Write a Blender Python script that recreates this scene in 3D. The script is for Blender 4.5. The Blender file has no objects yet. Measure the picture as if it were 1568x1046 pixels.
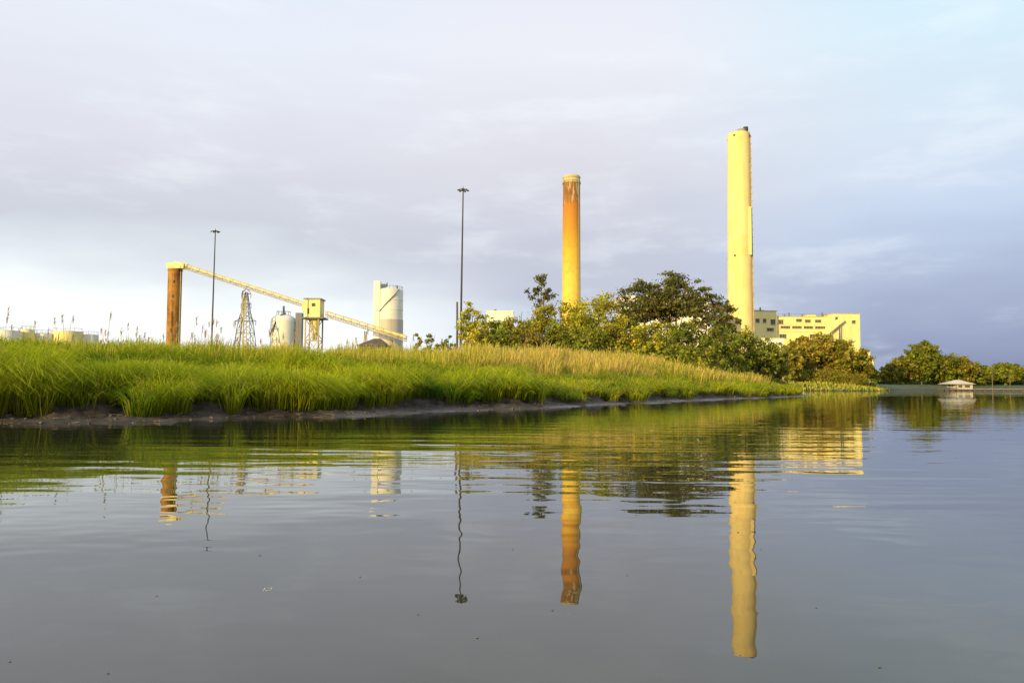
import bpy, math, random
import numpy as np
from mathutils import Vector, Matrix
random.seed(7); rng=np.random.default_rng(7)
sc=bpy.context.scene
sc.view_settings.view_transform='Standard'; sc.view_settings.look='None'; sc.view_settings.exposure=0
# ------------------------------------------------------------ camera
H=1.1; F=1220.0
cam_d=bpy.data.cameras.new("camera"); cam=bpy.data.objects.new("camera",cam_d); sc.collection.objects.link(cam)
cam_d.sensor_width=36; cam_d.lens=F/1568*36; cam_d.clip_end=20000; cam_d.clip_start=0.05
R=Matrix.Rotation(math.radians(93.19),4,'X')@Matrix.Rotation(math.radians(0.32),4,'Z')
cam.matrix_world=Matrix.Translation((0,0,H))@R
sc.camera=cam
R3=R.to_3x3()
def W(px,py,Y):
    d=R3@Vector(((px-784)/F,-(py-523)/F,-1)); t=Y/d.y
    return Vector((d.x*t,Y,H+d.z*t))
def lin(c):
    return tuple(((v/255)/12.92 if v/255<=0.04045 else ((v/255+0.055)/1.055)**2.4) for v in c)
# ------------------------------------------------------------ sun + sky
SE=math.radians(12); sdir=Vector((-0.60,-0.80,0)).normalized()
sd=bpy.data.lights.new("sun","SUN"); so=bpy.data.objects.new("sun",sd); sc.collection.objects.link(so)
sd.energy=5.0; sd.angle=math.radians(0.5); sd.color=(1.0,0.74,0.28)
ldir=Vector((-sdir.x*math.cos(SE),-sdir.y*math.cos(SE),-math.sin(SE)))
so.rotation_euler=ldir.to_track_quat('-Z','Y').to_euler(); so.location=(-40,-40,40)

class NT:
    def __init__(s,tree): s.t=tree; s.n=tree.nodes; s.l=tree.links; s.n.clear()
    def new(s,typ,**kw):
        n=s.n.new(typ)
        for k,v in kw.items(): setattr(n,k,v)
        return n
    def link(s,a,b): s.l.new(a,b)
    def math(s,op,a,b=None,c=None,clamp=False):
        n=s.new('ShaderNodeMath',operation=op); n.use_clamp=clamp
        for i,v in enumerate((a,b,c)):
            if v is None: continue
            if isinstance(v,(int,float)): n.inputs[i].default_value=v
            else: s.link(v,n.inputs[i])
        return n.outputs[0]
    def maprange(s,v,a,b,c=0,d=1,smooth=True):
        n=s.new('ShaderNodeMapRange'); n.interpolation_type='SMOOTHSTEP' if smooth else 'LINEAR'
        s.link(v,n.inputs[0]); 
        for i,x in zip((1,2,3,4),(a,b,c,d)): n.inputs[i].default_value=x
        return n.outputs[0]
    def ramp(s,v,stops,interp='LINEAR'):
        n=s.new('ShaderNodeValToRGB'); cr=n.color_ramp; cr.interpolation=interp
        while len(cr.elements)<len(stops): cr.elements.new(0.5)
        for e,(p,c) in zip(cr.elements,stops): e.position=p; e.color=(c[0],c[1],c[2],1)
        s.link(v,n.inputs[0]); return n.outputs[0]
    def mix(s,f,a,b,blend='MIX'):
        n=s.new('ShaderNodeMix',data_type='RGBA',blend_type=blend)
        for idx,v in ((0,f),(6,a),(7,b)):
            if isinstance(v,(int,float)): n.inputs[idx].default_value=v
            elif isinstance(v,tuple): n.inputs[idx].default_value=(v[0],v[1],v[2],1)
            else: s.link(v,n.inputs[idx])
        return n.outputs[2]
    def noise(s,vec,scale,detail=4,rough=0.55,scl=None):
        if scl is not None:
            m=s.new('ShaderNodeMapping'); m.inputs['Scale'].default_value=scl; s.link(vec,m.inputs[0]); vec=m.outputs[0]
        n=s.new('ShaderNodeTexNoise'); n.inputs['Scale'].default_value=scale; n.inputs['Detail'].default_value=detail
        n.inputs['Roughness'].default_value=rough; s.link(vec,n.inputs['Vector']); return n.outputs[0]

w=bpy.data.worlds.new("World"); sc.world=w; w.use_nodes=True
t=NT(w.node_tree)
tc=t.new('ShaderNodeTexCoord'); D=tc.outputs['Generated']
sky=t.new('ShaderNodeTexSky'); sky.sky_type='NISHITA'; sky.sun_disc=False; sky.sun_elevation=SE
sky.sun_rotation=math.atan2(sdir.x,sdir.y)%(2*math.pi); sky.air_density=1; sky.dust_density=1.5
b1=t.new('ShaderNodeBackground'); b1.inputs[1].default_value=0.12; t.link(sky.outputs[0],b1.inputs[0])
sx=t.new('ShaderNodeSeparateXYZ'); t.link(D,sx.inputs[0])
n1=t.noise(D,1.0,3,0.6,(2.2,2.2,9)); n2=t.noise(D,1.0,5,0.6,(5,5,20)); n3=t.noise(D,2.0,3,0.6,(1.3,1.3,3))
el=t.math('ADD',sx.outputs[2],t.math('MULTIPLY',t.math('SUBTRACT',n1,0.5),0.12))
el=t.math('ADD',el,t.math('MULTIPLY',t.math('SUBTRACT',n2,0.5),0.05))
el=t.math('MULTIPLY',el,1.6,clamp=True)
def st(l): return [(min(1,z*1.6),lin(c)) for z,c in l]
L=t.ramp(el,st([(0,(255,254,252)),(.09,(246,251,252)),(.13,(221,227,233)),(.18,(199,203,213)),(.27,(214,215,225)),(.38,(225,230,240)),(.62,(208,222,240))]))
C=t.ramp(el,st([(0,(224,236,244)),(.07,(205,218,232)),(.11,(186,191,208)),(.17,(190,193,208)),(.27,(213,213,222)),(.38,(229,230,238)),(.62,(217,225,240))]))
Rr=t.ramp(el,st([(0,(122,134,170)),(.06,(143,154,186)),(.12,(168,179,206)),(.18,(190,205,228)),(.27,(207,219,234)),(.38,(208,231,242)),(.62,(197,220,240))]))
ux=t.math('ADD',sx.outputs[0],t.math('MULTIPLY',t.math('SUBTRACT',n3,0.5),0.22))
col=t.mix(t.maprange(ux,-0.26,0.02),L,C)
col=t.mix(t.maprange(ux,0.12,0.48),col,Rr)
wisp=t.maprange(n2,0.5,0.72); 
col=t.mix(t.math('MULTIPLY',wisp,0.28),col,lin((240,247,251)))
b2=t.new('ShaderNodeBackground'); b2.inputs[1].default_value=1.15; t.link(col,b2.inputs[0])
ms=t.new('ShaderNodeMixShader'); ms.inputs[0].default_value=0.94
t.link(b1.outputs[0],ms.inputs[1]); t.link(b2.outputs[0],ms.inputs[2])
wo=t.new('ShaderNodeOutputWorld'); t.link(ms.outputs[0],wo.inputs[0])

# ------------------------------------------------------------ materials
def newmat(name):
    m=bpy.data.materials.new(name); m.use_nodes=True; return m,NT(m.node_tree)
def finish(t,color,rough=0.8,metal=0,bump=None,bstr=0.4,bdist=0.05,spec=0.3):
    p=t.new('ShaderNodeBsdfPrincipled'); o=t.new('ShaderNodeOutputMaterial')
    if isinstance(color,tuple): p.inputs['Base Color'].default_value=(*color,1)
    else: t.link(color,p.inputs['Base Color'])
    if isinstance(rough,(int,float)): p.inputs['Roughness'].default_value=rough
    else: t.link(rough,p.inputs['Roughness'])
    p.inputs['Metallic'].default_value=metal; p.inputs['Specular IOR Level'].default_value=spec
    if bump is not None:
        b=t.new('ShaderNodeBump'); b.inputs['Strength'].default_value=bstr; b.inputs['Distance'].default_value=bdist
        t.link(bump,b.inputs['Height']); t.link(b.outputs[0],p.inputs['Normal'])
    t.link(p.outputs[0],o.inputs[0]); return p
def weathered(name,c,c2,scale=0.3,streak=1.0,rough=0.8,metal=0,amount=0.5):
    m,t=newmat(name); tc=t.new('ShaderNodeTexCoord'); v=tc.outputs['Object']
    a=t.noise(v,scale,5,0.6); b=t.noise(v,1.0,4,0.6,(1.3*streak,1.3*streak,0.06)); 
    f=t.math('MULTIPLY',t.maprange(t.math('ADD',t.math('MULTIPLY',a,0.5),t.math('MULTIPLY',b,0.5)),0.42,0.68),amount)
    finish(t,t.mix(f,c,c2),rough,metal,a,0.2,0.05); return m
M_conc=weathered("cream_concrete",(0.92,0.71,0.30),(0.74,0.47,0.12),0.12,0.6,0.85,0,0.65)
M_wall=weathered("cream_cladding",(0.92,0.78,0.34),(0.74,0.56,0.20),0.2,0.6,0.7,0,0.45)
M_white=weathered("white_paint",(0.86,0.82,0.70),(0.62,0.55,0.42),0.25,1.0,0.6,0,0.4)
M_skirt=weathered("stained_silo_base",(0.58,0.52,0.42),(0.42,0.36,0.26),0.25,1.0,0.7,0,0.6)
M_grey=weathered("grey_concrete",(0.36,0.34,0.30),(0.22,0.2,0.17),0.3,1,0.85)
M_dark=weathered("dark_metal",(0.035,0.035,0.04),(0.07,0.05,0.04),0.6,1,0.5)
M_steel=weathered("galvanised_steel",(0.16,0.17,0.19),(0.10,0.09,0.09),0.6,1,0.5,0.2)
M_conv=weathered("conveyor_paint",(0.50,0.43,0.24),(0.24,0.17,0.08),0.8,2,0.7,0,0.8)
M_rust=weathered("rusty_steel",(0.46,0.22,0.045),(0.08,0.03,0.012),0.3,1.2,0.85,0,1.0)
M_glass=weathered("window_glass",(0.10,0.10,0.08),(0.15,0.13,0.08),1,1,0.2)
M_roofd=weathered("dark_roof",(0.12,0.09,0.075),(0.06,0.05,0.04),1,1,0.8)
M_wood=weathered("weathered_wood",(0.16,0.12,0.08),(0.08,0.06,0.045),2,3,0.9)
M_bark=weathered("bark",(0.17,0.13,0.09),(0.08,0.06,0.04),2,3,0.95,0,0.9)
def stack_mat():
    m,t=newmat("stained_brick"); tc=t.new('ShaderNodeTexCoord'); v=tc.outputs['Object']
    s=t.new('ShaderNodeSeparateXYZ'); t.link(v,s.inputs[0])
    zn=t.math('DIVIDE',s.outputs[2],95.0); st_=t.noise(v,1.0,5,0.65,(0.9,0.9,0.05)); bl=t.noise(v,0.35,5,0.65)
    zz=t.math('ADD',zn,t.math('MULTIPLY',t.math('SUBTRACT',st_,0.5),0.12))
    c=t.ramp(zz,[(0.0,(0.88,0.62,0.14)),(0.5,(0.86,0.56,0.09)),(0.64,(0.76,0.43,0.05)),(0.75,(0.60,0.27,0.03)),(0.86,(0.50,0.19,0.03)),(0.875,(0.36,0.15,0.04)),(0.93,(0.22,0.10,0.035)),(0.97,(0.28,0.14,0.05)),(0.985,(0.6,0.48,0.24)),(1,(0.6,0.5,0.26))])
    c=t.mix(t.math('MULTIPLY',t.maprange(bl,0.45,0.7),0.35),c,(0.44,0.21,0.05))
    hi=t.math('MULTIPLY',t.maprange(zn,0.86,0.88),t.maprange(t.noise(v,1.0,4,0.6,(0.8,0.8,0.16)),0.52,0.60))
    c=t.mix(t.math('MULTIPLY',hi,0.7),c,(0.60,0.48,0.24))
    finish(t,c,0.85,0,bl,0.2,0.05); return m
M_stack=stack_mat()
def leafmat(name,tr=0.35,rough=0.6):
    m,t=newmat(name); a=t.new('ShaderNodeAttribute'); a.attribute_name="Col"
    d=t.new('ShaderNodeBsdfDiffuse'); t.link(a.outputs[0],d.inputs['Color'])
    tr_=t.new('ShaderNodeBsdfTranslucent'); t.link(a.outputs[0],tr_.inputs[0])
    mx=t.new('ShaderNodeMixShader'); mx.inputs[0].default_value=tr; o=t.new('ShaderNodeOutputMaterial')
    t.link(d.outputs[0],mx.inputs[1]); t.link(tr_.outputs[0],mx.inputs[2]); t.link(mx.outputs[0],o.inputs[0]); return m
M_leaf=leafmat("foliage",0.3); M_grass=leafmat("grass_blade",0.35)

# ------------------------------------------------------------ noise / terrain
def vnoise(x,y,seed=0):
    x=np.asarray(x,float); y=np.asarray(y,float); xi=np.floor(x).astype(np.int64); yi=np.floor(y).astype(np.int64)
    fx=x-xi; fy=y-yi; fx=fx*fx*(3-2*fx); fy=fy*fy*(3-2*fy)
    def h(a,b):
        n=(a*374761393+b*668265263+seed*1442695041)&0xffffffff; n=((n^(n>>13))*1274126177)&0xffffffff
        return ((n^(n>>16))&0xffff)/65535.0
    return (h(xi,yi)*(1-fx)+h(xi+1,yi)*fx)*(1-fy)+(h(xi,yi+1)*(1-fx)+h(xi+1,yi+1)*fx)*fy
SH=[(-3000,8),(-80,12),(-30,16),(-15.0,21.0),(-11.5,23.6),(-8.5,26.0),(-3.9,31.5),(0,38),(5,47),(11.5,59),(20,73),(29.5,89),(38.5,106),(47,128),(60,172),(92,255),(108,260),(124,268),(150,320),(210,395),(330,430),(900,400),(6000,400)]
POLY=np.array(SH+[(6000,6000),(-3000,6000)],float)
def inland(x,y):
    x=np.asarray(x,float); y=np.asarray(y,float); shp=x.shape; x=x.ravel(); y=y.ravel()
    dm=np.full(x.shape,1e9); ins=np.zeros(x.shape,bool); n=len(POLY)
    for i in range(n):
        ax,ay=POLY[i]; bx,by=POLY[(i+1)%n]; dx,dy=bx-ax,by-ay; L2=dx*dx+dy*dy
        tt=np.clip(((x-ax)*dx+(y-ay)*dy)/L2,0,1); dm=np.minimum(dm,np.hypot(x-ax-tt*dx,y-ay-tt*dy))
        c=((ay>y)!=(by>y)); 
        if by!=ay: ins^=c&(x<(bx-ax)*(y-ay)/(by-ay)+ax)
    d=np.where(ins,dm,-dm)
    d=d+(vnoise(x*0.28,y*0.28,3)-0.5)*2.8+(vnoise(x*0.9,y*0.9,4)-0.5)*1.4+(vnoise(x*2.7,y*2.7,6)-0.5)*0.5
    return d.reshape(shp)
def hgt(d,x,y):
    v0=np.interp(d,[-60,-6,-1.2,0,1.0,1.9,2.3,2.9,3.6],[-2.5,-1.2,-0.16,0.0,0.09,0.2,0.45,0.56,0.62])
    up=np.interp(d,[3.6,9,14,20,40,80,300],[0,1.05,1.75,2.1,2.4,2.7,2.8])
    sc_=np.interp(x,[-22,-8,4,30],[0.62,0.76,1.25,1.4])*np.interp(y,[150,200],[1,0.75])
    lump=(vnoise(x*2.2,y*2.2,8)-0.5)*0.16+(vnoise(x*6,y*6,9)-0.5)*0.09
    return v0+up*sc_+lump*np.clip((d+0.3)*0.8,0,1)
def gz(x,y):
    a=np.array([x],float); b=np.array([y],float); return float(hgt(inland(a,b),a,b)[0])
def link(o,parent=None):
    sc.collection.objects.link(o)
    if parent: o.parent=parent
    return o
def quadmesh(name,V,Q,col=None,mat=None,parent=None,smooth=False):
    me=bpy.data.meshes.new(name); V=np.ascontiguousarray(V,np.float32); Q=np.ascontiguousarray(Q,np.int32)
    me.vertices.add(len(V)); me.vertices.foreach_set("co",V.ravel()); me.loops.add(Q.size); me.loops.foreach_set("vertex_index",Q.ravel())
    me.polygons.add(len(Q)); me.polygons.foreach_set("loop_start",np.arange(0,Q.size,4,dtype=np.int32))
    try: me.polygons.foreach_set("loop_total",np.full(len(Q),4,np.int32))
    except Exception: pass
    if smooth: me.polygons.foreach_set("use_smooth",np.ones(len(Q),bool))
    me.update(calc_edges=True)
    if col is not None:
        a=me.color_attributes.new("Col",'FLOAT_COLOR','POINT'); c=np.ones((len(V),4),np.float32); c[:,:3]=col; a.data.foreach_set("color",c.ravel())
    if mat: me.materials.append(mat)
    return link(bpy.data.objects.new(name,me),parent)
ang=np.concatenate([np.arange(-50,50,0.16),np.arange(50,310,2.0)])*math.pi/180
rr=np.concatenate([[0.3,2,5,9],np.geomspace(13,130,430),np.geomspace(133,450,90),np.geomspace(470,9000,26)])
A,RR=np.meshgrid(ang,rr); X=np.sin(A)*RR; Y=np.cos(A)*RR
d=inland(X,Y); Z=hgt(d,X,Y); na=len(ang); nr=len(rr)
idx=np.arange(na*nr).reshape(nr,na); nx=np.roll(idx,-1,axis=1)
Q=np.stack([idx[:-1],idx[1:],nx[1:],nx[:-1]],-1).reshape(-1,4)
def ground_mat():
    m,t=newmat("marsh_mud_and_soil"); g=t.new('ShaderNodeNewGeometry'); P=g.outputs['Position']
    s=t.new('ShaderNodeSeparateXYZ'); t.link(P,s.inputs[0])
    a=t.noise(P,3,6,0.65); b=t.noise(P,14,5,0.7); c=t.noise(P,0.6,4)
    mud=t.mix(t.maprange(a,0.35,0.65),(0.028,0.020,0.014),(0.085,0.058,0.038))
    mud=t.mix(t.maprange(b,0.6,0.72),mud,(0.15,0.115,0.08))
    soil=t.mix(t.maprange(c,0.35,0.65),(0.05,0.075,0.018),(0.10,0.11,0.03))
    f=t.maprange(t.math('ADD',s.outputs[2],t.math('MULTIPLY',a,0.25)),0.65,0.9)
    colr=t.mix(f,mud,soil)
    wet=t.maprange(s.outputs[2],0.0,0.14,0.3,0.85)
    finish(t,colr,wet,0,t.math('ADD',a,t.math('MULTIPLY',b,0.5)),1.0,0.08,0.4); return m
quadmesh("ground",np.stack([X,Y,Z],-1).reshape(-1,3),Q,mat=ground_mat(),smooth=True)
# water
def water_mat():
    m,t=newmat("river_water"); g=t.new('ShaderNodeNewGeometry'); P=g.outputs['Position']
    s=t.new('ShaderNodeSeparateXYZ'); t.link(P,s.inputs[0])
    n1=t.noise(P,1.0,1,0.5,(0.17,1.15,1)); n2=t.noise(P,1.0,1,0.5,(0.7,2.8,1)); n3=t.noise(P,1.0,1,0.55,(0.05,0.13,1)); n4=t.noise(P,1.0,1,0.5,(1.7,2.6,1))
    band=t.maprange(s.outputs[1],4.0,8.5,0.14,1.0)
    far=t.maprange(s.outputs[1],14,30,1.0,0.35)
    patch=t.math('MULTIPLY',t.maprange(n3,0.38,0.62,0.35,1.0),t.math('MULTIPLY',band,far))
    h=t.math('MULTIPLY',t.math('ADD',t.math('MULTIPLY',n1,0.022),t.math('MULTIPLY',n2,0.0055)),patch)
    h=t.math('ADD',h,t.math('MULTIPLY',n4,0.0038))
    p=finish(t,(0.030,0.032,0.016),0.010,0,h,1.0,1.0,0.5)
    p.inputs['IOR'].default_value=1.52; return m
me=bpy.data.meshes.new("river_water"); me.from_pydata([(-9000,-9000,0),(9000,-9000,0),(9000,9000,0),(-9000,9000,0)],[],[(0,1,2,3)]); me.materials.append(water_mat())
link(bpy.data.objects.new("river_water",me))

# ------------------------------------------------------------ mesh builder
class MB:
    def __init__(s): s.v=[]; s.f=[]
    def box(s,c,size,rz=0):
        x,y,z=[k/2 for k in size]; b=len(s.v); ca,sa=math.cos(rz),math.sin(rz)
        for dz in (-z,z):
            for dx,dy in ((-x,-y),(x,-y),(x,y),(-x,y)): s.v.append((c[0]+dx*ca-dy*sa,c[1]+dx*sa+dy*ca,c[2]+dz))
        s.f+=[(b,b+3,b+2,b+1),(b+4,b+5,b+6,b+7),(b,b+1,b+5,b+4),(b+1,b+2,b+6,b+5),(b+2,b+3,b+7,b+6),(b+3,b,b+4,b+7)]
    def span(s,x0,x1,y0,y1,z0,z1): s.box(((x0+x1)/2,(y0+y1)/2,(z0+z1)/2),(x1-x0,y1-y0,z1-z0))
    def cyl(s,p0,p1,r0,r1=None,n=12,caps=True):
        if r1 is None: r1=r0
        p0=Vector(p0); p1=Vector(p1); ax=(p1-p0).normalized(); up=Vector((0,0,1)) if abs(ax.z)<0.95 else Vector((1,0,0))
        u=ax.cross(up).normalized(); w_=ax.cross(u); b=len(s.v)
        for p,r in ((p0,r0),(p1,r1)):
            for i in range(n):
                a=2*math.pi*i/n; s.v.append(tuple(p+u*(r*math.cos(a))+w_*(r*math.sin(a))))
        for i in range(n): j=(i+1)%n; s.f.append((b+i,b+n+i,b+n+j,b+j))
        if caps:
            c=len(s.v); s.v+=s.v[b:b+2*n]
            s.f.append(tuple(c+i for i in range(n))); s.f.append(tuple(c+n+i for i in reversed(range(n))))
    def beam(s,p0,p1,w_=0.2,h=None):
        if h is None: h=w_
        p0=Vector(p0); p1=Vector(p1); ax=(p1-p0).normalized(); up=Vector((0,0,1)) if abs(ax.z)<0.98 else Vector((0,1,0))
        u=ax.cross(up).normalized()*(w_/2); q=u.cross(ax).normalized()*(h/2); b=len(s.v)
        for p in (p0,p1):
            for a,c in ((-1,-1),(1,-1),(1,1),(-1,1)): s.v.append(tuple(p+u*a+q*c))
        s.f+=[(b,b+1,b+2,b+3),(b+4,b+7,b+6,b+5),(b,b+4,b+5,b+1),(b+1,b+5,b+6,b+2),(b+2,b+6,b+7,b+3),(b+3,b+7,b+4,b)]
    def ring(s,c,r,w_,h,n=24):
        for i in range(n):
            a=2*math.pi*i/n; a2=2*math.pi*(i+1)/n
            s.beam((c[0]+r*math.cos(a),c[1]+r*math.sin(a),c[2]),(c[0]+r*math.cos(a2),c[1]+r*math.sin(a2),c[2]),w_,h)
    def rail(s,r,z,n=20,h=1.2,w_=0.12,c=(0,0)):
        for i in range(n):
            a=2*math.pi*i/n; s.beam((c[0]+r*math.cos(a),c[1]+r*math.sin(a),z),(c[0]+r*math.cos(a),c[1]+r*math.sin(a),z+h),w_)
        s.ring((c[0],c[1],z+h),r,w_,w_,n)
    def poly(s,vs,fs):
        b=len(s.v); s.v+=[tuple(v) for v in vs]; s.f+=[tuple(b+i for i in f) for f in fs]
class Thing:
    def __init__(s,name,loc,rz=0):
        s.e=bpy.data.objects.new(name,None); s.e.location=loc; s.e.rotation_euler=(0,0,rz); link(s.e); s.p={}
    def part(s,name,mat,smooth=False):
        if name not in s.p: s.p[name]=(MB(),mat,smooth)
        return s.p[name][0]
    def done(s):
        for n,(mb,mat,sm) in s.p.items():
            me=bpy.data.meshes.new(n); me.from_pydata(mb.v,[],mb.f); me.materials.append(mat)
            if sm:
                for p in me.polygons: p.use_smooth=len(p.vertices)==4
            me.update(); link(bpy.data.objects.new(n,me),s.e)
        return s.e
def place(px,py,Yd): # ground position under a pixel column
    p=W(px,py,Yd); return (p.x,Yd,gz(p.x,Yd))
def tube(mb,z0,z1,r0,r1,n=40,seg=10,cap=True):
    b=len(mb.v)
    for k in range(seg+1):
        f=k/seg
        for i in range(n):
            a=2*math.pi*i/n; r=r0+(r1-r0)*f; mb.v.append((r*math.cos(a),r*math.sin(a),z0+(z1-z0)*f))
    for k in range(seg):
        for i in range(n):
            j=(i+1)%n; mb.f.append((b+k*n+i,b+k*n+j,b+(k+1)*n+j,b+(k+1)*n+i))
    if cap:
        c=len(mb.v); mb.v+=mb.v[b+seg*n:b+seg*n+n]; mb.f.append(tuple(c+i for i in range(n)))

# ------------------------------------------------------------ chimneys
b=place(1133,400,330); top=W(1134,206,330).z-b[2]
T=Thing("power_station_chimney",b)
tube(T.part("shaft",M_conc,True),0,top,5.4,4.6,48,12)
cp=T.part("cap",M_grey,True); cp.cyl((0,0,top+0.003),(0,0,top+0.4),4.1,4.0,40); cp.cyl((1.2,0,top+0.4),(1.2,0,top+2.0),1.7,1.7,24)
fl=T.part("flue",M_dark,True); fl.cyl((2.9,-0.4,top+0.02),(2.9,-0.4,top+2.9),1.0,1.0,20); fl.cyl((1.2,0,top+2.0),(1.2,0,top+2.05),1.5,1.5,20)
ld=T.part("ladder",M_conv); a=-0.62
def at(z,off=0.3): rz_=5.4-0.8*z/top+off; return (rz_*math.cos(a),rz_*math.sin(a),z)
ld.beam(at(2),at(top-1),0.4,0.25)
z=3
while z<top-1: ld.box(at(z,0.5),(0.6,0.6,0.1)); z+=3
rz_=5.4-0.8*0.57
T.part("service_duct",M_conc).box((3.0,-rz_*0.80,top*0.57+3),(1.3,1.0,20))
ra=T.part("warning_lights",M_dark)
for zf in (0.5,0.985):
    for k in range(4):
        aa=k*math.pi/2+0.9; rz_=5.4-0.8*zf+0.2; ra.box((rz_*math.cos(aa),rz_*math.sin(aa),top*zf),(0.5,0.5,0.7))
T.done()
b=place(875,400,370); top=W(875,272,370).z-b[2]; print("stack top",top)
T=Thing("brick_chimney",b)
tube(T.part("shaft",M_stack,True),0,top-0.6,4.5,4.0,40,10)
rm=T.part("rim",M_stack,True); rm.cyl((0,0,top-0.597),(0,0,top+0.1),4.2,4.2,36); rm.cyl((0,0,top+0.103),(0,0,top+0.5),3.8,3.8,36)
T.part("flue_opening",M_dark).cyl((0,0,top+0.51),(0,0,top+0.54),3.2,3.2,30)
g=T.part("gallery",M_grey); g.ring((0,0,top-3.2),4.2,0.35,0.12,28); g.rail(4.3,top-3.2,16,1.0,0.07)
ld=T.part("ladder",M_grey); ld.beam((3.5,-3.1,2),(3.1,-2.9,top-1),0.25,0.25)
T.done()

# ------------------------------------------------------------ power station
YB=350; b=place(1152,500,YB); s_=YB/F
def zb(py,px=1230,Yd=YB): return W(px,py,Yd).z-b[2]
T=Thing("power_station_building",b,math.radians(2)); wl=T.part("walls",M_wall); wn=T.part("windows",M_glass); fr=T.part("frames",M_conv); rf=T.part("roof",M_conv)
def block(x0,x1,y0,y1,z1,z0=0):
    wl.span(x0,x1,y0,y1,z0,z1); rf.span(x0-0.15,x1+0.15,y0-0.15,y1+0.15,z1+0.003,z1+0.3)
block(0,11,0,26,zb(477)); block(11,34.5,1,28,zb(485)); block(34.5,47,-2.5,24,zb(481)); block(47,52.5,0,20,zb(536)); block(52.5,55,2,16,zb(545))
block(3,8,8,16,zb(473.5),zb(477)+0.5); block(37,43,6,16,zb(479),zb(481)+0.5); block(27,31,6,12,zb(480),zb(485)+0.5)
def win(x0,x1,za,zc,y):
    wn.span(x0,x1,y-0.06,y+0.2,za,zc); fr.span(x0-0.15,x1+0.15,y-0.2,y+0.1,za-0.25,za-0.003); fr.span(x0-0.15,x1+0.15,y-0.3,y+0.1,zc+0.003,zc+0.2)
    k=x0+1.2
    while k<x1-0.5: fr.span(k-0.05,k+0.05,y-0.1,y-0.062,za,zc); k+=1.2
for x0,x1,pa,pb,y in [(1.5,3.2,494,489,0),(4.8,6.2,494,489,0),(8.2,10.2,497,490,0),(6.5,9.5,507,503,0),
   (12.2,14.2,496,490,1),(20,22.5,492,488.5,1),(24,26.5,493,489.5,1),(28.5,31.2,493,489.5,1),
   (13,17.2,502.5,499.5,1),(18.2,22.4,502.5,499.5,1),(23.4,27.5,502.5,499.5,1),(28.5,33,502.5,499.5,1),
   (12.5,15.5,518,512,1),(26,33,517,512,1),
   (36,37.2,490,486,-2.5),(43.5,45,495,491,-2.5),(48,51.5,545,541,0)]:
    win(x0,x1,zb(pa),zb(pb),y)
cl=T.part("cladding_seams",M_conv)
for x in np.arange(36,47,3.5): cl.span(x-0.04,x+0.04,-2.54,-2.503,2,zb(481)-0.5)
for py in (496.5,508): cl.span(11.2,34.3,0.93,0.997,zb(py)-0.07,zb(py)+0.07)
cv=T.part("inclined_gallery",M_wall); cv.beam((27,-5,zb(520)),(38.5,-4.0,zb(489)),2.0,2.0)
cu=T.part("gallery_supports",M_steel)
for f in (0.15,0.5,0.85): 
    x=27+11.5*f; z=zb(520)+(zb(489)-zb(520))*f-1; cu.beam((x-0.8,-5.2,0),(x,-5,z),0.35); cu.beam((x+0.8,-4,0),(x,-5,z),0.35)
rt=T.part("roof_equipment",M_steel)
for x,h in ((5,2.0),(16,1.2),(18,1.8),(24,1.2),(33,2.0),(45,1.2)): rt.cyl((x,4,zb(485)+0.4),(x,4,zb(485)+0.4+h+ (2 if x<10 else 0)),0.35,0.35,8)
rt.span(12,34,1.4,1.5,zb(485)+1.3,zb(485)+1.38)
for x in np.arange(12,34.1,2): rt.beam((x,1.45,zb(485)+0.4),(x,1.45,zb(485)+1.3),0.06)
T.done()
def simple_building(name,px0,px1,pyt,Yd,depth,mat,rowpy=(),wnum=4):
    b=place(px0,500,Yd); wdt=W(px1,500,Yd).x-b[0]; h=W((px0+px1)/2,pyt,Yd).z-b[2]
    T=Thing(name,b); T.part("walls",mat).span(0,wdt,0,depth,0,h); T.part("roof",mat).span(-0.2,wdt+0.2,-0.2,depth+0.2,h+0.003,h+0.3)
    wn=T.part("windows",M_glass); fr=T.part("frames",M_grey)
    for py in rowpy:
        z=W(px0,py,Yd).z-b[2]
        for k in range(wnum):
            x=wdt*(k+0.3)/wnum; wn.span(x,x+wdt*0.4/wnum,-0.06,0.1,z-0.5,z+0.5); fr.span(x-0.1,x+wdt*0.4/wnum+0.1,-0.15,0.1,z-0.7,z-0.503)
    T.part("roof_vents",M_steel).cyl((wdt*0.3,depth/2,h+0.4),(wdt*0.3,depth/2,h+1.6),0.5,0.5,10)
    T.part("door",M_dark).span(wdt*0.75,wdt*0.75+1.4,-0.05,0.1,0,2.3)
    return T.done()
simple_building("boiler_house",952,1088,454,300,20,M_white,(500,),5)
simple_building("turbine_hall",745,786,477,290,18,M_white,(500,),4)
simple_building("gate_house",1165,1200,519,300,10,M_white,(526,),3)

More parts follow.
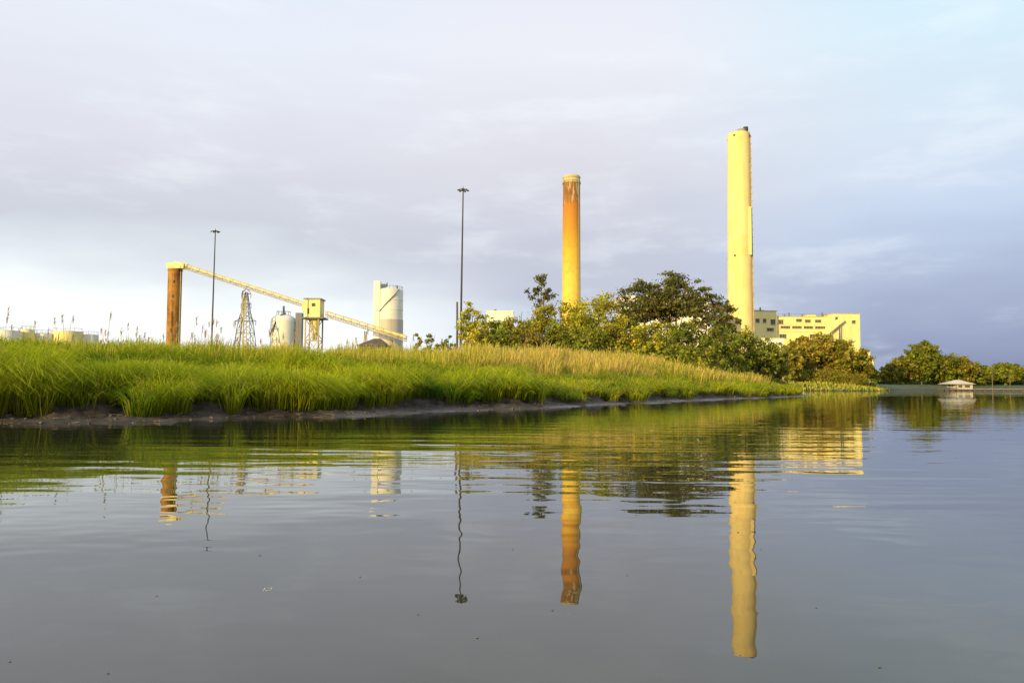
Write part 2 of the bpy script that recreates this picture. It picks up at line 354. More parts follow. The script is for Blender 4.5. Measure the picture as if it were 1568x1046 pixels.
# ------------------------------------------------------------ silos
Yd=260; b=place(596,470,Yd); px_=Yd/F; top=W(596,445,Yd).z-b[2]; r=21*px_
T=Thing("cement_silo",b); sh=T.part("shell",M_white,True); zc=W(596,490,Yd).z-b[2]
sh.cyl((0,0,zc),(0,0,top),r,r,40); T.part("skirt",M_skirt,True).cyl((0,0,0),(0,0,zc-0.003),r*1.03,r*1.03,40)
T.part("roof_cone",M_white,True).cyl((0,0,top+0.003),(0,0,top+1.0),r,r*0.3,40)
ra=T.part("railing",M_steel); ra.rail(r*0.98,top,22,1.1,0.09)
tw=T.part("stair_tower",M_white); tw.span(-r*1.0,-r*0.55,-r*0.9,-r*0.3,0,top+2.6)
ht=T.part("headhouse",M_grey); ht.span(-r*0.9,-r*0.3,-r*0.25,r*0.2,top+0.2,top+2.0); ht.cyl((-r*0.2,0,top+1),(-r*0.2,0,top+2.6),0.3,0.3,8); ht.cyl((r*0.5,0,top),(r*0.5,0,top+1.6),0.6,0.6,10)
stp=T.part("spiral_stair",M_steel)
N=22
for i in range(N):
    a0=math.radians(-150+110*i/N); a1=math.radians(-150+110*(i+1)/N); z0=zc+(top-zc)*i/N; z1=zc+(top-zc)*(i+1)/N
    stp.beam((r*1.05*math.cos(a0),r*1.05*math.sin(a0),z0),(r*1.05*math.cos(a1),r*1.05*math.sin(a1),z1),0.2,0.2)
for f in (0.33,0.66): T.part("hoops",M_white).ring((0,0,zc+(top-zc)*f),r+0.03,0.12,0.15,40)
T.done()
Yd=240; b=place(434,500,Yd); px_=Yd/F; top=W(434,492,Yd).z-b[2]; r=19*px_
T=Thing("storage_silo",b); sh=T.part("shell",M_white,True); sh.cyl((0,0,0),(0,0,top),r,r,36)
dm=T.part("dome",M_white,True)
for i in range(5):
    a0=i/5*math.pi/2; a1=(i+1)/5*math.pi/2; dm.cyl((0,0,top+0.003+2.2*math.sin(a0)),(0,0,top+0.003+2.2*math.sin(a1)),r*math.cos(a0),max(0.05,r*math.cos(a1)),36,False)
pp=T.part("feed_pipe",M_steel,True)
pts=[(r*0.3,-r*0.5,top+2.2),(r*0.0,-r*0.7,top+1.6),(-r*0.4,-r*0.95,top-1),(-r*0.8,-r*0.95,top-4.5)]
for p,q in zip(pts,pts[1:]): pp.cyl(p,q,0.25,0.25,8)
vt=T.part("vent_tower",M_steel); vt.span(r+0.1,r+2.0,-1,1,0,top+2.5)
vt.beam((0,0,top+2),(0,0,top+4.6),0.5)
T.part("railing",M_steel).rail(r*0.55,top+1.8,12,1.1,0.1)
T.done()
for i,(x0,x1,py) in enumerate([(-60,-15,506),(-10,32,507),(33,52,505),(55,80,511),(83,125,508),(126,150,513)]):
    Yd=200+i*3; p0=W(x0,510,Yd).x; p1=W(x1,510,Yd).x; r=(p1-p0)/2; cx=(p0+p1)/2; zg=gz(cx,Yd); h=W(x0,py,Yd).z-zg
    T=Thing("storage_tank",(cx,Yd,zg)); T.part("shell",M_wall if i%2==0 else M_white,True).cyl((0,0,0),(0,0,h),r,r,28); T.part("roof_cone",M_white,True).cyl((0,0,h+0.003),(0,0,h+0.35),r*1.01,r*0.1,28)
    T.part("railing",M_steel).rail(r*0.96,h,10,0.9,0.05); T.part("manway",M_grey).box((r*0.2,-r,1.2),(0.9,0.3,1.2)); T.done()
# ------------------------------------------------------------ conveyor
Yd=215; k=Yd/F
b=place(267,460,Yd); ox,oz=b[0],b[2]
def Lc(px,py,dy=0): p=W(px,py,Yd); return Vector((p.x-ox,dy,p.z-oz))
T=Thing("conveyor",b)
def conveyor(p0,p1,hh=1.3,wd=2.4):
    g=T.part("gallery_deck",M_conv); tr=T.part("truss",M_conv); p0=Vector(p0); p1=Vector(p1); n=int((p1-p0).length/2.2)
    up=Vector((0,0,1)); g.beam(p0,p1,wd*0.85,0.25)
    cv=T.part("belt_cover",M_wall); cv.beam(p0+up*0.5,p1+up*0.5,wd*0.6,0.4)
    for sy in (-wd/2,wd/2):
        o=Vector((0,sy,0)); tr.beam(p0+o+up*hh*0.7,p1+o+up*hh*0.7,0.10,0.12); tr.beam(p0+o-up*hh*0.5,p1+o-up*hh*0.5,0.14,0.18)
        for i in range(n+1):
            a=p0.lerp(p1,i/n)+o; tr.beam(a-up*hh*0.5,a+up*hh*0.7,0.09)
            if i<n:
                c=p0.lerp(p1,(i+1)/n)+o; tr.beam(a+(-up*hh*0.5 if i%2 else Vector((0,0,0))),c+(Vector((0,0,0)) if i%2 else -up*hh*0.5),0.09)
conveyor(Lc(280,408),Lc(468,468),1.1); conveyor(Lc(500,482),Lc(622,519),1.3,2.8)
hd=T.part("head_pulley_housing",M_wall); hd.beam(Lc(258,407),Lc(284,408.5),2.8,1.3); hd.beam(Lc(268,403),Lc(288,407),2.0,0.7)
c0=Lc(470,460); c1=Lc(498,487)
hs=T.part("transfer_house",M_wall); hs.span(c0.x,c1.x-0.9,-2.4,2.4,c1.z,c0.z); T.part("transfer_house_roof",M_grey).span(c0.x-0.3,c1.x-0.6,-2.7,2.7,c0.z+0.003,c0.z+0.35)
T.part("transfer_house_window",M_glass).span(c0.x+1.9,c0.x+2.9,-2.46,-2.3,c0.z-1.9,c0.z-1.0); T.part("transfer_house_window",M_glass).span(c0.x+0.8,c0.x+1.3,-2.46,-2.3,c0.z-3.9,c0.z-2.4)
T.part("motor_platform",M_steel).span(c0.x-0.8,c1.x+0.2,-2.9,2.9,c1.z-0.4,c1.z-0.003)
hs.span(c0.x-0.9,c0.x-0.003,-1.6,1.6,c1.z+1.6,c0.z-1.2)
lg=T.part("trestle_legs",M_conv)
x0,x1=c0.x+0.3,c1.x-1.2; zt=c1.z-0.4
for y in (-2.2,2.2):
    lg.beam((x0,y,0),(x0,y,zt),0.35); lg.beam((x1,y,0),(x1,y,zt),0.35)
    for i in range(3):
        za=zt*i/3; zc=zt*(i+1)/3; lg.beam((x0,y,za),(x1,y,zc),0.16); lg.beam((x1,y,za),(x0,y,zc),0.16); lg.beam((x0,y,zc-0.1),(x1,y,zc-0.1),0.2)
T.part("hopper",M_wall).cyl((x0+2,0,zt-5.5),(x0+2,0,zt),0.6,1.4,14)
for px,py in ((374,442),(560,503),(600,516)):
    p=Lc(px,py); 
    for y in (-1.2,1.2): lg.beam((p.x-1.0,y,0),(p.x,y,p.z-0.8),0.22); lg.beam((p.x+1.0,y,0),(p.x,y,p.z-0.8),0.22)
T.done()
T=Thing("transfer_tower",b); h=Lc(267,412).z
tube(T.part("column",M_rust,True),0,h,1.8,1.8,28,6)
T.part("flange_rings",M_rust).ring((0,0,h*0.985),1.85,0.2,0.25,24)
for f in (0.45,0.6,0.75,0.88): T.part("hatches",M_dark).box((-0.3+f*0.8,-1.7,h*f),(0.45,0.25,0.8))
T.part("cable_ladder",M_conv).beam((1.78,-0.6,0),(1.78,-0.6,h),0.2)
T.part("head_frame",M_wall).span(-1.5,1.9,-1.6,1.6,h+0.003,h+0.7)
T.done()
Yd=205; p0=W(545,530,Yd); p1=W(592,530,Yd); wd=p1.x-p0.x; zg=gz(p0.x,Yd); ze=W(570,529,Yd).z-zg; zr=W(570,517,Yd).z-zg
T=Thing("storage_shed",(p0.x,Yd,zg)); T.part("walls",M_wood).span(0.3,wd-0.3,0.3,7.7,0,ze)
T.part("roof",M_roofd).poly([(0,0,ze),(wd,0,ze),(wd,8,ze),(0,8,ze),(wd*0.5,4,zr),(wd*0.72,4,zr)],[(0,1,5,4),(2,3,4,5),(0,4,3),(1,2,5),(0,3,2,1)])
T.part("door",M_dark).span(wd*0.4,wd*0.6,0.2,0.28,0,ze*0.8); T.done()

# ------------------------------------------------------------ masts
def mast(pxb,pxt,pyt,Yd):
    p=W((pxb+pxt)/2,450,Yd); zg=gz(p.x,Yd); h=W(pxt,pyt,Yd).z-zg; T=Thing("floodlight_mast",(p.x,Yd,zg))
    T.e.rotation_euler=(0,math.radians(0.45),0)
    tube(T.part("pole",M_dark,True),0,h,0.24,0.11,12,4)
    T.part("base_flange",M_steel,True).cyl((0,0,0),(0,0,0.4),0.5,0.5,14)
    hr=T.part("head_ring",M_dark); hr.ring((0,0,h-0.4),0.8,0.10,0.10,16)
    for i in range(6):
        a=i*math.pi/3+0.2; c,s=math.cos(a),math.sin(a); hr.beam((0,0,h-0.4),(0.95*c,0.95*s,h-0.4),0.07)
        T.part("floodlights",M_dark).box((0.95*c,0.95*s,h-0.5),(0.32,0.26,0.2),a); T.part("lenses",M_white).box((0.95*c,0.95*s,h-0.62),(0.24,0.2,0.03),a)
    hr.cyl((0,0,h-0.3),(0,0,h+0.4),0.05,0.02,6); T.part("winch_box",M_steel).box((0,-0.4,1.6),(0.4,0.3,0.8)); T.done()
mast(323,328,352,190); mast(703,708,288,150)
Yd=230; p=W(376,500,Yd); zg=gz(p.x,Yd)
def zt_(py): return W(376,py,Yd).z-zg
T=Thing("transmission_tower",(p.x,Yd,zg)); la=T.part("lattice",M_steel)
lv=[(0,3.0),(zt_(530),2.4),(zt_(510),2.0),(zt_(492),1.6),(zt_(478),1.0),(zt_(464),0.65),(zt_(448),0.3)]
for (z0,h0),(z1,h1) in zip(lv,lv[1:]):
    c0=[(-h0,-h0),(h0,-h0),(h0,h0),(-h0,h0)]; c1=[(-h1,-h1),(h1,-h1),(h1,h1),(-h1,h1)]
    for i in range(4):
        j=(i+1)%4; A0=(*c0[i],z0); A1=(*c1[i],z1); B0=(*c0[j],z0); B1=(*c1[j],z1)
        la.beam(A0,A1,0.18); la.beam(A0,B1,0.10); la.beam(B0,A1,0.10); la.beam(A1,B1,0.10)
ar=T.part("crossarms",M_steel); 
for py,hw in ((492,3.1),(466,1.5),(450,1.4)):
    z=zt_(py)
    for y in (-0.4,0.4): ar.beam((-hw,0,z),(hw,0,z),0.16); ar.beam((-hw,0,z),(0,y,z+1.6),0.1); ar.beam((hw,0,z),(0,y,z+1.6),0.1)
    for sx_ in (-1,1): T.part("insulators",M_grey).cyl((sx_*hw*0.95,0,z-1.3),(sx_*hw*0.95,0,z),0.1,0.1,8)
T.done()
def post(px,pyt,Yd,w_=0.16,arm=False):
    p=W(px,pyt,Yd); zg=gz(p.x,Yd); T=Thing("wooden_post",(p.x,Yd,zg)); h=p.z-zg
    q=T.part("pole",M_wood,True); q.cyl((0,0,0),(0.05,0,h*0.6),w_,w_*0.85,10); q.cyl((0.05,0,h*0.6),(0,0,h),w_*0.85,w_*0.7,10)
    if arm: T.part("crossarm",M_wood).beam((-0.9,0,h-0.4),(0.9,0,h-0.4),0.14)
    T.part("cap",M_steel,True).cyl((0,0,h),(0,0,h+0.06),w_*0.8,w_*0.5,10); T.done()
post(700,463,112,0.2,False); post(1205,535,150,0.14); post(1519,566,380,0.25,True); post(1546,572,390,0.22)

# ------------------------------------------------------------ boathouse + dock
Yd=335; p0=W(1449,590,Yd); p1=W(1493,590,Yd); wd=p1.x-p0.x
T=Thing("boathouse",(p0.x,Yd,0)); T.part("deck",M_wood).span(-0.4,wd+0.4,-0.5,6.5,0.5,0.8)
pl=T.part("piles",M_wood,True)
for x in np.linspace(0,wd,6):
    for y in (0,6): pl.cyl((x,y,-2),(x,y,0.5),0.18,0.18,8)
ps=T.part("posts",M_wood)
for x in (0.4,wd*0.18,wd*0.36):
    for y in (0.2,5.8): ps.beam((x,y,0.8),(x,y,2.9),0.2)
T.part("cabin_walls",M_skirt).span(wd*0.38,wd*0.95,0.6,5.2,0.803,2.9); T.part("windows",M_glass).span(wd*0.45,wd*0.58,0.52,0.7,1.5,2.5); T.part("windows",M_glass).span(wd*0.68,wd*0.85,0.52,0.7,1.5,2.5)
T.part("hip_roof",M_skirt).poly([(-0.3,-0.6,2.9),(wd+0.3,-0.6,2.9),(wd+0.3,6.6,2.9),(-0.3,6.6,2.9),(wd*0.45,3,4.7),(wd*0.62,3,4.7)],[(0,1,5,4),(1,2,5),(2,3,4,5),(3,0,4),(0,3,2,1)])
T.part("railing",M_white).beam((0,-0.3,1.7),(wd*0.38,-0.3,1.7),0.1); T.done()
T=Thing("dock",(p1.x+0.8,Yd+2,0)); dk=T.part("planks",M_grey); dk.span(0,60,0,1.8,0.8,1.0); pl=T.part("piles",M_wood,True)
for x in np.arange(0.5,60,4):
    for y in (-0.16,1.96): pl.cyl((x,y,-2),(x,y,1.7),0.15,0.15,8)
T.done()

# ------------------------------------------------------------ trees
def leaves(cs,rs,cnt,size,cols,flat=0.7,seed=0):
    g=np.random.default_rng(seed); P=[];Nn=[];Cc=[]
    for c,r,n_,cc in zip(cs,rs,cnt,cols):
        v=g.normal(size=(n_,3)); v/=np.linalg.norm(v,axis=1)[:,None]; rad=g.random(n_)**0.55*1.12
        rad*=1+0.5*np.sin(v[:,0]*5+c[0])*np.sin(v[:,1]*4+c[1])
        off=v*rad[:,None]*r; off[:,2]*=flat; P.append(c+off); nn=v+g.normal(size=(n_,3))*0.6; nn[:,2]+=0.2; Nn.append(nn)
        Cc.append(cc*(0.6+0.8*g.random(n_))[:,None])
    P=np.concatenate(P);Nn=np.concatenate(Nn);Cc=np.concatenate(Cc); Nn/=np.linalg.norm(Nn,axis=1)[:,None]
    a=np.cross(Nn,g.normal(size=Nn.shape)); a/=np.linalg.norm(a,axis=1)[:,None]; b_=np.cross(Nn,a)
    s=(size*(0.45+0.9*g.random(len(P))))[:,None]; a=a*s*0.62; b_=b_*s*0.42
    V=np.stack([P-a,P-b_,P+a,P+b_],1).reshape(-1,3); Qq=np.arange(len(V)).reshape(-1,4); return V,Qq,np.repeat(Cc,4,axis=0)
YG=np.array((0.42,0.40,0.04)); GR=np.array((0.24,0.27,0.035)); DK=np.array((0.14,0.14,0.04)); GO=np.array((0.34,0.28,0.045)); OL=np.array((0.31,0.28,0.04))
def tree(name,px,pyt,hw,Yd,colr,style='full',seed=0,dens=1.0,cb=None):
    g=np.random.default_rng(seed+100); p=W(px,pyt,Yd); zg=gz(p.x,Yd)-0.1; h=p.z-zg; r=hw*Yd/F*1.0
    if cb is None: cb={'full':0.08,'umbrella':0.45,'sparse':0.5,'shrub':0.0}[style]
    T=Thing(name,(p.x,Yd,zg)); br=T.part("trunk_and_limbs",M_bark,True)
    rz=h*(1-cb)/2; cz=h*(cb+1)/2
    tr=max(0.12,h*0.017); tip=np.array([g.normal()*0.06*r,g.normal()*0.06*r,h*0.86]); pts=[np.array([0,0,0.])]
    nt=5
    for i in range(1,nt+1): pts.append(tip*i/nt+np.array([g.normal()*0.04*r,g.normal()*0.04*r,0]))
    for i in range(nt): br.cyl(pts[i],pts[i+1],tr*(1-0.17*i),tr*(1-0.17*(i+1)),8,False)
    ncl={'full':72,'umbrella':50,'sparse':26,'shrub':34}[style]; ncl=int(ncl*max(1,min(1.8,(r*rz)/14)))
    cs=[];rs=[]; nl=8
    limbs=[]
    for i in range(nl):
        a=2*math.pi*i/nl+g.random()*0.6; f=0.25+0.6*(i/nl) if style!='umbrella' else 0.4+0.4*g.random()
        st_=tip*max(f,cb*0.8); 
        e=np.array([math.cos(a)*r*0.6,math.sin(a)*r*0.6,min(h*0.93,st_[2]+rz*(0.35+0.5*g.random()))])
        m_=st_*0.5+e*0.5+np.array([0,0,-0.06*h*g.random()]); br.cyl(st_,m_,tr*0.5,tr*0.34,6,False); br.cyl(m_,e,tr*0.34,tr*0.16,6,False); limbs+= [m_,e]
    limbs+=pts[2:]
    for i in range(ncl):
        v=g.normal(size=3); v/=np.linalg.norm(v); rad=0.3+0.65*g.random()**0.6
        c=np.array([v[0]*r*rad,v[1]*r*rad,cz+v[2]*rz*rad]); c[:2]*=(1.0+0.12*g.normal())
        if style=='umbrella': c[2]=h*0.64+(c[2]-cz)*0.95+0.16*h*(1-(np.hypot(c[0],c[1])/r)**2); c[2]=min(c[2],h*0.98)
        k=min(range(len(limbs)),key=lambda q: np.linalg.norm(limbs[q]-c)+(0 if limbs[q][2]<c[2] else 1.5))
        m_=(limbs[k]+c)/2+np.array([0,0,-0.15]); br.cyl(limbs[k],m_,tr*0.22,tr*0.13,5,False); br.cyl(m_,c,tr*0.13,tr*0.05,5,False)
        cs.append(c); rs.append((0.16+0.14*g.random())*min(r,rz*1.3))
    size=Yd*0.0026; cnt=[int(dens*np.clip(6.2*(q/size)**2,55,340)) for q in rs]
    cols=[colr*(0.6+0.8*g.random())*np.array([1+0.3*(g.random()-0.45),1,1]) for _ in cs]
    V,Qq,Cc=leaves(cs,rs,cnt,size,cols,0.42 if style=='umbrella' else 0.75,seed)
    T.done(); quadmesh("foliage",V,Qq,Cc,M_leaf,T.e)
L_=[("shrub_tree",724,460,24,106,YG,'full'),("shrub_tree",752,484,30,112,GR,'full'),("shrub_tree",793,472,32,118,OL,'full'),
("pine_tree",829,415,22,138,DK,'sparse'),("oak_tree",832,461,38,116,OL,'full'),("oak_tree",878,457,38,114,YG,'full'),
("oak_tree",914,443,46,104,YG*0.9,'full'),("oak_tree",956,472,36,106,OL,'full'),
("spreading_oak_tree",985,430,50,140,DK,'umbrella'),("spreading_oak_tree",1034,418,50,136,DK,'umbrella'),("spreading_oak_tree",1080,440,42,130,DK,'umbrella'),
("oak_tree",1106,460,24,124,DK*1.1,'full'),("oak_tree",1008,490,40,112,YG*0.85,'full'),("oak_tree",1052,488,40,108,GR*0.8,'full'),("oak_tree",1095,494,36,110,GR*0.8,'full'),
("oak_tree",1138,501,32,118,GR,'full'),("shrub_tree",1166,514,30,120,GR,'full'),("shrub_tree",1190,532,20,124,OL,'full'),
("shrub_tree",985,496,30,96,YG,'full'),("shrub_tree",940,492,32,98,OL,'full'),("shrub_tree",860,490,34,98,GR,'full'),("shrub_tree",805,492,32,98,OL,'full'),("shrub_tree",765,496,28,98,GR,'full'),("shrub_tree",735,494,26,96,YG,'full'),
("shrub_tree",900,496,34,96,GR,'full'),("shrub_tree",1035,510,30,96,GR,'shrub'),("shrub_tree",1080,516,30,100,GR,'shrub'),("shrub_tree",1125,528,28,112,GR*0.8,'shrub'),("shrub_tree",1158,538,22,118,OL,'shrub'),
("shrub_tree",660,508,16,140,GR,'shrub'),("shrub_tree",640,510,12,140,OL,'shrub'),("shrub_tree",687,510,14,130,GR,'shrub'),
("shrub_tree",1228,514,26,285,GO,'full'),("shrub_tree",1258,512,30,290,GO*0.9,'full'),("shrub_tree",1288,518,28,288,OL,'full'),("shrub_tree",1315,530,20,290,OL,'full'),("shrub_tree",1333,556,12,295,GR,'shrub'),("shrub_tree",1208,528,20,270,OL,'full'),
("riverside_tree",1410,520,26,440,GR*0.8,'full'),("riverside_tree",1385,546,24,440,OL*0.75,'full'),("riverside_tree",1440,539,28,445,GR*0.8,'full'),("riverside_tree",1470,547,24,450,OL*0.75,'full'),("riverside_tree",1500,560,22,455,GR*0.8,'full'),("riverside_tree",1365,558,18,430,OL*0.75,'full'),("riverside_tree",1540,556,24,470,GR*0.8,'full')]
for i,(nm,px,py,hw,Yd,c,stl) in enumerate(L_): tree(nm,px,py,hw,Yd,c,stl,i,1.0)
g=np.random.default_rng(5); cs=[];rs=[];cl_=[]
for i in range(420):
    px=g.uniform(1345,1900); Yd=g.uniform(470,640); x=W(px,590,Yd).x; zg=3
    hh=g.uniform(6,12)*(1+0.25*math.sin(px*0.05)); 
    for q in range(3): cs.append(np.array([x+g.normal()*2.5,Yd,zg+hh*(0.25+0.3*q)])); rs.append(g.uniform(2.5,4.2)); cl_.append(np.array((0.13,0.16,0.06))*g.uniform(0.7,1.3))
V,Qq,Cc=leaves(cs,rs,[60]*len(cs),1.5,cl_,0.8,9); quadmesh("distant_treeline",V,Qq,Cc,M_leaf)
cs=[];rs=[];cl_=[]
for i in range(480):
    px=g.uniform(705,1205); Yd=g.uniform(92,124) ; x=W(px,590,Yd).x; dd=float(inland(np.array([x]),np.array([Yd]))[0])
    if dd<8: continue
    zg=gz(x,Yd); cs.append(np.array([x,Yd,zg+g.uniform(0.3,2.4)])); rs.append(g.uniform(0.8,1.6)); cl_.append((GR if g.random()<0.6 else YG)*g.uniform(0.6,1.2))
for i in range(260):
    px=g.uniform(1205,1345); Yd=g.uniform(276,292); x=W(px,590,Yd).x
    if float(inland(np.array([x]),np.array([Yd]))[0])<6: continue
    cs.append(np.array([x,Yd,gz(x,Yd)+g.uniform(0.5,4.0)])); rs.append(g.uniform(1.5,3)); cl_.append((OL if g.random()<0.6 else GO)*g.uniform(0.6,1.2))
V,Qq,Cc=leaves(cs,rs,[110]*len(cs),0.36,cl_,0.75,19); quadmesh("undergrowth",V,Qq,Cc,M_leaf)
hx=np.linspace(500,3500,90); hy=np.linspace(1500,2300,20); HX,HY=np.meshgrid(hx,hy)
HZ=2+ (38+28*vnoise(HX*0.004,HY*0.003,2)+9*vnoise(HX*0.03,HY*0.03,5))*np.sin(np.clip((HY-1500)/800,0,1)*math.pi)*np.clip((HX-650)/700,0,1)
ii=np.arange(HX.size).reshape(HX.shape); Qh=np.stack([ii[:-1,:-1],ii[:-1,1:],ii[1:,1:],ii[1:,:-1]],-1).reshape(-1,4)
m,tt=newmat("hazy_wooded_hill"); tcn=tt.new('ShaderNodeTexCoord'); aa=tt.noise(tcn.outputs['Object'],0.03,6,0.7); finish(tt,tt.mix(aa,(0.07,0.10,0.09),(0.13,0.16,0.15)),0.95,0,aa,1,6)  # bluish distance haze is mixed into both base colours
quadmesh("hill",np.stack([HX,HY,HZ],-1).reshape(-1,3),Qh,mat=m,smooth=True)

# ------------------------------------------------------------ marsh grass
def blades(X0,Y0,Z0,hh,ww,lx,ly,C0,C1,seed):
    g=np.random.default_rng(seed); n=len(X0); a=g.uniform(0,math.pi,n); wx=np.cos(a)*ww/2; wy=np.sin(a)*ww/2
    V=np.zeros((n,8,3),np.float32); L_=np.clip(np.hypot(lx,ly)/np.maximum(hh,0.1),0,1.2)
    for k,(f,b_,wf,dr) in enumerate(((0,0,1.0,0),(0.5,0.2,0.95,0.0),(0.85,0.58,0.7,0.15),(1.0,1.0,0.10,0.55))):
        zz=Z0+hh*(f-dr*L_); cx=X0+lx*b_; cy_=Y0+ly*b_
        V[:,2*k,0]=cx-wx*wf; V[:,2*k,1]=cy_-wy*wf; V[:,2*k,2]=zz; V[:,2*k+1,0]=cx+wx*wf; V[:,2*k+1,1]=cy_+wy*wf; V[:,2*k+1,2]=zz
    b0=np.arange(n)[:,None]*8; Qq=np.concatenate([b0+np.array([0,1,3,2]),b0+np.array([2,3,5,4]),b0+np.array([4,5,7,6])],0)
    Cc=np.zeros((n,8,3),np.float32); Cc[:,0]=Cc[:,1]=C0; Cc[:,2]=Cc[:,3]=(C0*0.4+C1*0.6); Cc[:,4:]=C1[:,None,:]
    return V.reshape(-1,3),Qq,Cc.reshape(-1,3)
def clumps(cx,cy,dd,per,seed,kind,hmul=1.0,mound=False):
    g=np.random.default_rng(seed); n=len(cx); cz=hgt(dd,cx,cy)
    N=n*per; ci=np.repeat(np.arange(n),per); dist=cy[ci]
    rad=(0.13+0.12*g.random(n))[ci]*(1+dist/60); th=g.uniform(0,2*math.pi,N); q=np.sqrt(g.random(N)); ox_=np.cos(th)*q*rad; oy_=np.sin(th)*q*rad
    sc1=0.62/np.clip(cy/40,1,2.2)
    big=vnoise(cx*sc1,cy*0.5,21); big2=vnoise(cx*0.13,cy*0.13,22); tone=vnoise(cx*0.55,cy*0.4,23)
    if kind=='green':
        m=np.clip((big-0.25)/0.5,0,1); m=m*m*(3-2*m)
        if mound: m=m*0+1.0; tone=tone*0.5+0.4
        hc=(0.48+0.85*m+0.25*big2+0.3*g.random(n)**2)*hmul
        h_=hc[ci]*(0.55+0.55*g.random(N)); ln=(0.3+0.65*g.random(N))*h_; 
        tn=np.clip(tone[ci]*1.3+0.4*g.random(N)-0.42+0.22*m[ci]+np.clip((dist-35)/80,0,0.35),0,1)[:,None]  # low tufts darker green: shade between tussocks put into the blade colour
        C1=(1-tn)*np.array((0.12,0.24,0.014))+tn*np.array((0.58,0.62,0.03)); dry=(g.random(N)<0.05+0.10*(dist>45))
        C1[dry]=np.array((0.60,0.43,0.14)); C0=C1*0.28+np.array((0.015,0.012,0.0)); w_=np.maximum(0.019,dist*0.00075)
    else:
        hc=(0.85+0.8*big+0.5*big2+0.35*g.random(n)**2)*np.interp(cx,[-20,-8,5,15],[0.8,1.05,1.25,1.3])*hmul; h_=hc[ci]*(0.6+0.5*g.random(N)); ln=(0.08+0.28*g.random(N))*h_
        gold=np.clip((cx[ci]+20)/30,0.15,0.8)*(0.3+0.9*big2[ci]); isg=(g.random(N)<gold)
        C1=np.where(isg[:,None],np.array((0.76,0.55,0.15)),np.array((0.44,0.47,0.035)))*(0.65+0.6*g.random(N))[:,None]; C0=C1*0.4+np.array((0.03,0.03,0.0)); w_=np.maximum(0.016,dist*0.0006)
    la=th+g.normal(size=N)*0.6; lx=np.cos(la)*ln+0.10*h_; ly=np.sin(la)*ln-0.05*h_
    return blades(cx[ci]+ox_,cy[ci]+oy_,cz[ci]-0.03,h_,w_,lx,ly,C0,C1,seed+1)
g=np.random.default_rng(77)
def sample(n,dmin,dmax,ymin=16,ymax=150,u0=-0.85,u1=0.62):
    u=g.uniform(u0,u1,n); yy=np.exp(g.uniform(math.log(ymin),math.log(ymax),n)); xx=u*yy; dd=inland(xx,yy); k=(dd>dmin)&(dd<dmax); return xx[k],yy[k],dd[k]
sets=[]
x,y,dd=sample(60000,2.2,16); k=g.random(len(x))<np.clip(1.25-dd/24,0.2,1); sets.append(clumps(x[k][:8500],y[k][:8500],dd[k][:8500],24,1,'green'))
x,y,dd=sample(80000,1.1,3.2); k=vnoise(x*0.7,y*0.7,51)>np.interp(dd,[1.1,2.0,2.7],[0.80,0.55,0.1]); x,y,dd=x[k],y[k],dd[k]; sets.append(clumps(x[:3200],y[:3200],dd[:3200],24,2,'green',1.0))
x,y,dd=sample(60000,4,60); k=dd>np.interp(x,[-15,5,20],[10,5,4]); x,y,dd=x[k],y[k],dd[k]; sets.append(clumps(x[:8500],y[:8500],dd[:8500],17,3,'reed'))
def tuss(px0,px1,n,hm,ymn,ymx,seed,dmin=1.7):
    u=g.uniform((px0-784)/F,(px1-784)/F,n*30); yy=g.uniform(ymn,ymx,n*30); xx=u*yy; dd=inland(xx,yy); k=(dd>dmin)&(dd<5.0); xx,yy,dd=xx[k][:n],yy[k][:n],dd[k][:n]
    return clumps(xx,yy,dd,36,seed,'green',hm,True)
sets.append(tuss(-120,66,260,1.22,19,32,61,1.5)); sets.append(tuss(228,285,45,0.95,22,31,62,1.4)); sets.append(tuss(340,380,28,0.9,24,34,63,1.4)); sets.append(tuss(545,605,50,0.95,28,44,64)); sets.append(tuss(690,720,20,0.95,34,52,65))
off=0; Vs=[];Qs=[];Cs=[]
for V,Qq,Cc in sets: Vs.append(V);Qs.append(Qq+off);Cs.append(Cc);off+=len(V)
print("blade verts",off)
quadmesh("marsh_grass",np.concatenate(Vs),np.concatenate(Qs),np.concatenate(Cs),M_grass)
x=g.uniform(45,165,60000); y=g.uniform(120,330,60000); dd=inland(x,y); k=(dd>0.8)&(dd<14); x=x[k][:9000];y=y[k][:9000];dd=dd[k][:9000]; n=len(x)
C1=np.where((g.random(n)<0.5)[:,None],np.array((0.60,0.52,0.11)),np.array((0.34,0.40,0.04)))*(0.7+0.6*g.random(n))[:,None]
V,Qq,Cc=blades(x,y,hgt(dd,x,y)-0.05,g.uniform(0.5,1.2,n),y*0.0016,g.normal(size=n)*0.2,g.normal(size=n)*0.2,C1*0.6,C1,31); quadmesh("bank_grass",V,Qq,Cc,M_grass)
n=420; u=g.uniform(-0.68,0.30,n); yy=g.uniform(30,90,n); xx=u*yy; dd=inland(xx,yy); k=(dd>9)&(dd<45); xx,yy,dd=xx[k],yy[k],dd[k]; n=len(xx)
zz=hgt(dd,xx,yy); hh=g.uniform(1.7,2.9,n); lx=g.normal(size=n)*0.25+0.2; ly=g.normal(size=n)*0.15; cst=np.tile(np.array((0.5,0.37,0.14)),(n,1))
V1,Q1,C1=blades(xx,yy,zz,hh,yy*0.0006,lx,ly,cst,cst,41)
m_=14; xi=np.repeat(xx+lx*0.8,m_); yi=np.repeat(yy+ly*0.8,m_); zi=np.repeat(zz+hh*0.85,m_)+g.uniform(-0.22,0.1,n*m_)
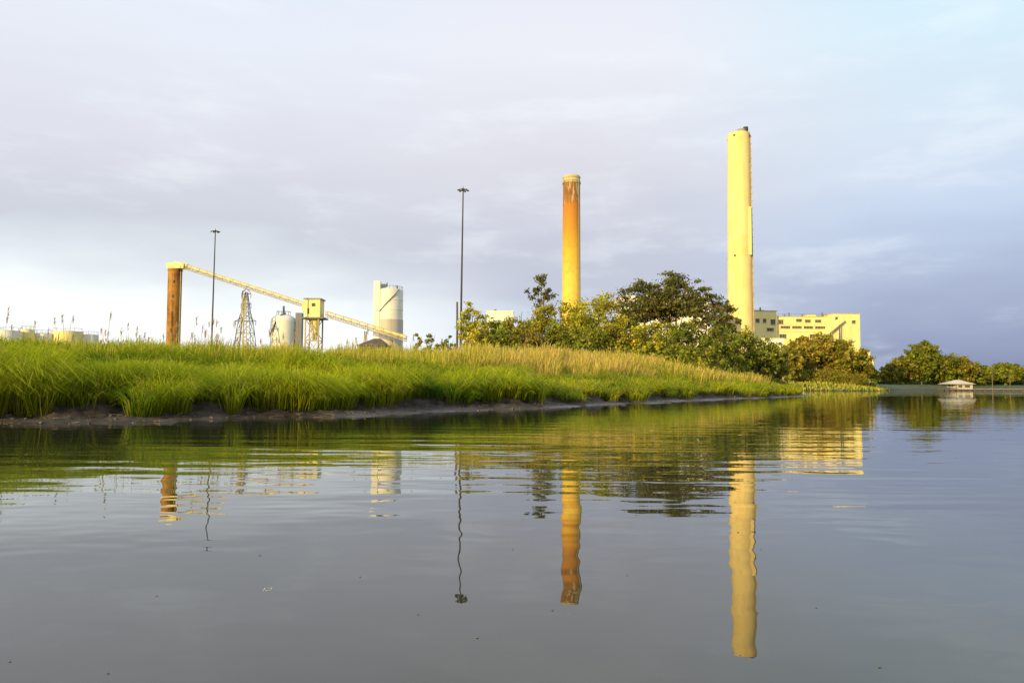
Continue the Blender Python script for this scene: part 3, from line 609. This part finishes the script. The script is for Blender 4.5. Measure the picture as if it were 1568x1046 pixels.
V2,Q2,C2=blades(xi,yi,zi,g.uniform(0.1,0.25,n*m_),np.repeat(yy*0.0007,m_),g.normal(size=n*m_)*0.08+0.05,g.normal(size=n*m_)*0.06,np.tile(np.array((0.5,0.38,0.2)),(n*m_,1)),np.tile(np.array((0.55,0.43,0.24)),(n*m_,1)),42)
quadmesh("reed_stalks",np.concatenate([V1,V2]),np.concatenate([Q1,Q2+len(V1)]),np.concatenate([C1,C2]),M_grass)
mb=MB(); x,y,dd=sample(9000,-0.2,2.0,16,110)
for i in range(min(900,len(x))):
    z=float(hgt(dd[i:i+1],x[i:i+1],y[i:i+1])[0]); s=g.uniform(0.015,0.05)*(1+y[i]/80)
    if g.random()<0.6:
        a=g.uniform(0,6.28); mb.cyl((x[i],y[i],z-s*0.2),(x[i]+s*math.cos(a),y[i]+s*math.sin(a),z+s*0.35),s,s*0.5,6)
    else:
        a=g.uniform(0,6.28); l=g.uniform(0.15,0.5); mb.cyl((x[i],y[i],z),(x[i]+l*math.cos(a),y[i]+l*math.sin(a),z+0.04),0.012+y[i]*0.0002,0.008,5)
me=bpy.data.meshes.new("mud_debris"); me.from_pydata(mb.v,[],mb.f); me.materials.append(weathered("shells_and_stones",(0.14,0.11,0.08),(0.05,0.04,0.03),4,1,0.7)); link(bpy.data.objects.new("mud_debris",me))
def onwater(px,py):
    dv=R3@Vector(((px-784)/F,-(py-523)/F,-1)); tt=-H/dv.z; return dv.x*tt,dv.y*tt
mfo,tt=newmat("foam"); tcn=tt.new('ShaderNodeTexCoord'); aa=tt.noise(tcn.outputs['Object'],60,3); finish(tt,tt.mix(aa,(0.45,0.45,0.43),(0.2,0.2,0.19)),0.1,0,aa,0.4,0.002)
mb=MB(); x0,y0=onwater(410,902)
for i in range(13):
    a=i*0.52; rx=0.016+0.004*(i%3); cx=x0+rx*math.cos(a); cy_=y0+rx*1.6*math.sin(a); r=0.004+0.002*((i*7)%4)/3
    for j in range(3):
        a0=j/3*math.pi/2; a1=(j+1)/3*math.pi/2; mb.cyl((cx,cy_,r*0.6*math.sin(a0)),(cx,cy_,r*0.6*math.sin(a1)),r*math.cos(a0),max(0.0004,r*math.cos(a1)),10,False)
me=bpy.data.meshes.new("foam_bubbles"); me.from_pydata(mb.v,[],mb.f); me.materials.append(mfo); link(bpy.data.objects.new("foam_bubbles",me))
mb=MB()
for px,py in ((398,850),(551,883),(240,912),(731,976),(785,841),(1165,841),(1347,1021),(846,934),(640,940),(15,1012),(165,1030),(960,880),(1250,930)):
    x0,y0=onwater(px,py); s=0.006+0.0012*(px%5); mb.poly([(x0-s,y0,0.003),(x0,y0-s*0.7,0.003),(x0+s*1.2,y0+s*0.2,0.004),(x0+s*0.2,y0+s*0.9,0.003),(x0,y0,0.007)],[(0,1,4),(1,2,4),(2,3,4),(3,0,4)])
me=bpy.data.meshes.new("floating_leaf_litter"); me.from_pydata(mb.v,[],mb.f); me.materials.append(M_wood); link(bpy.data.objects.new("floating_leaf_litter",me))
print("done")
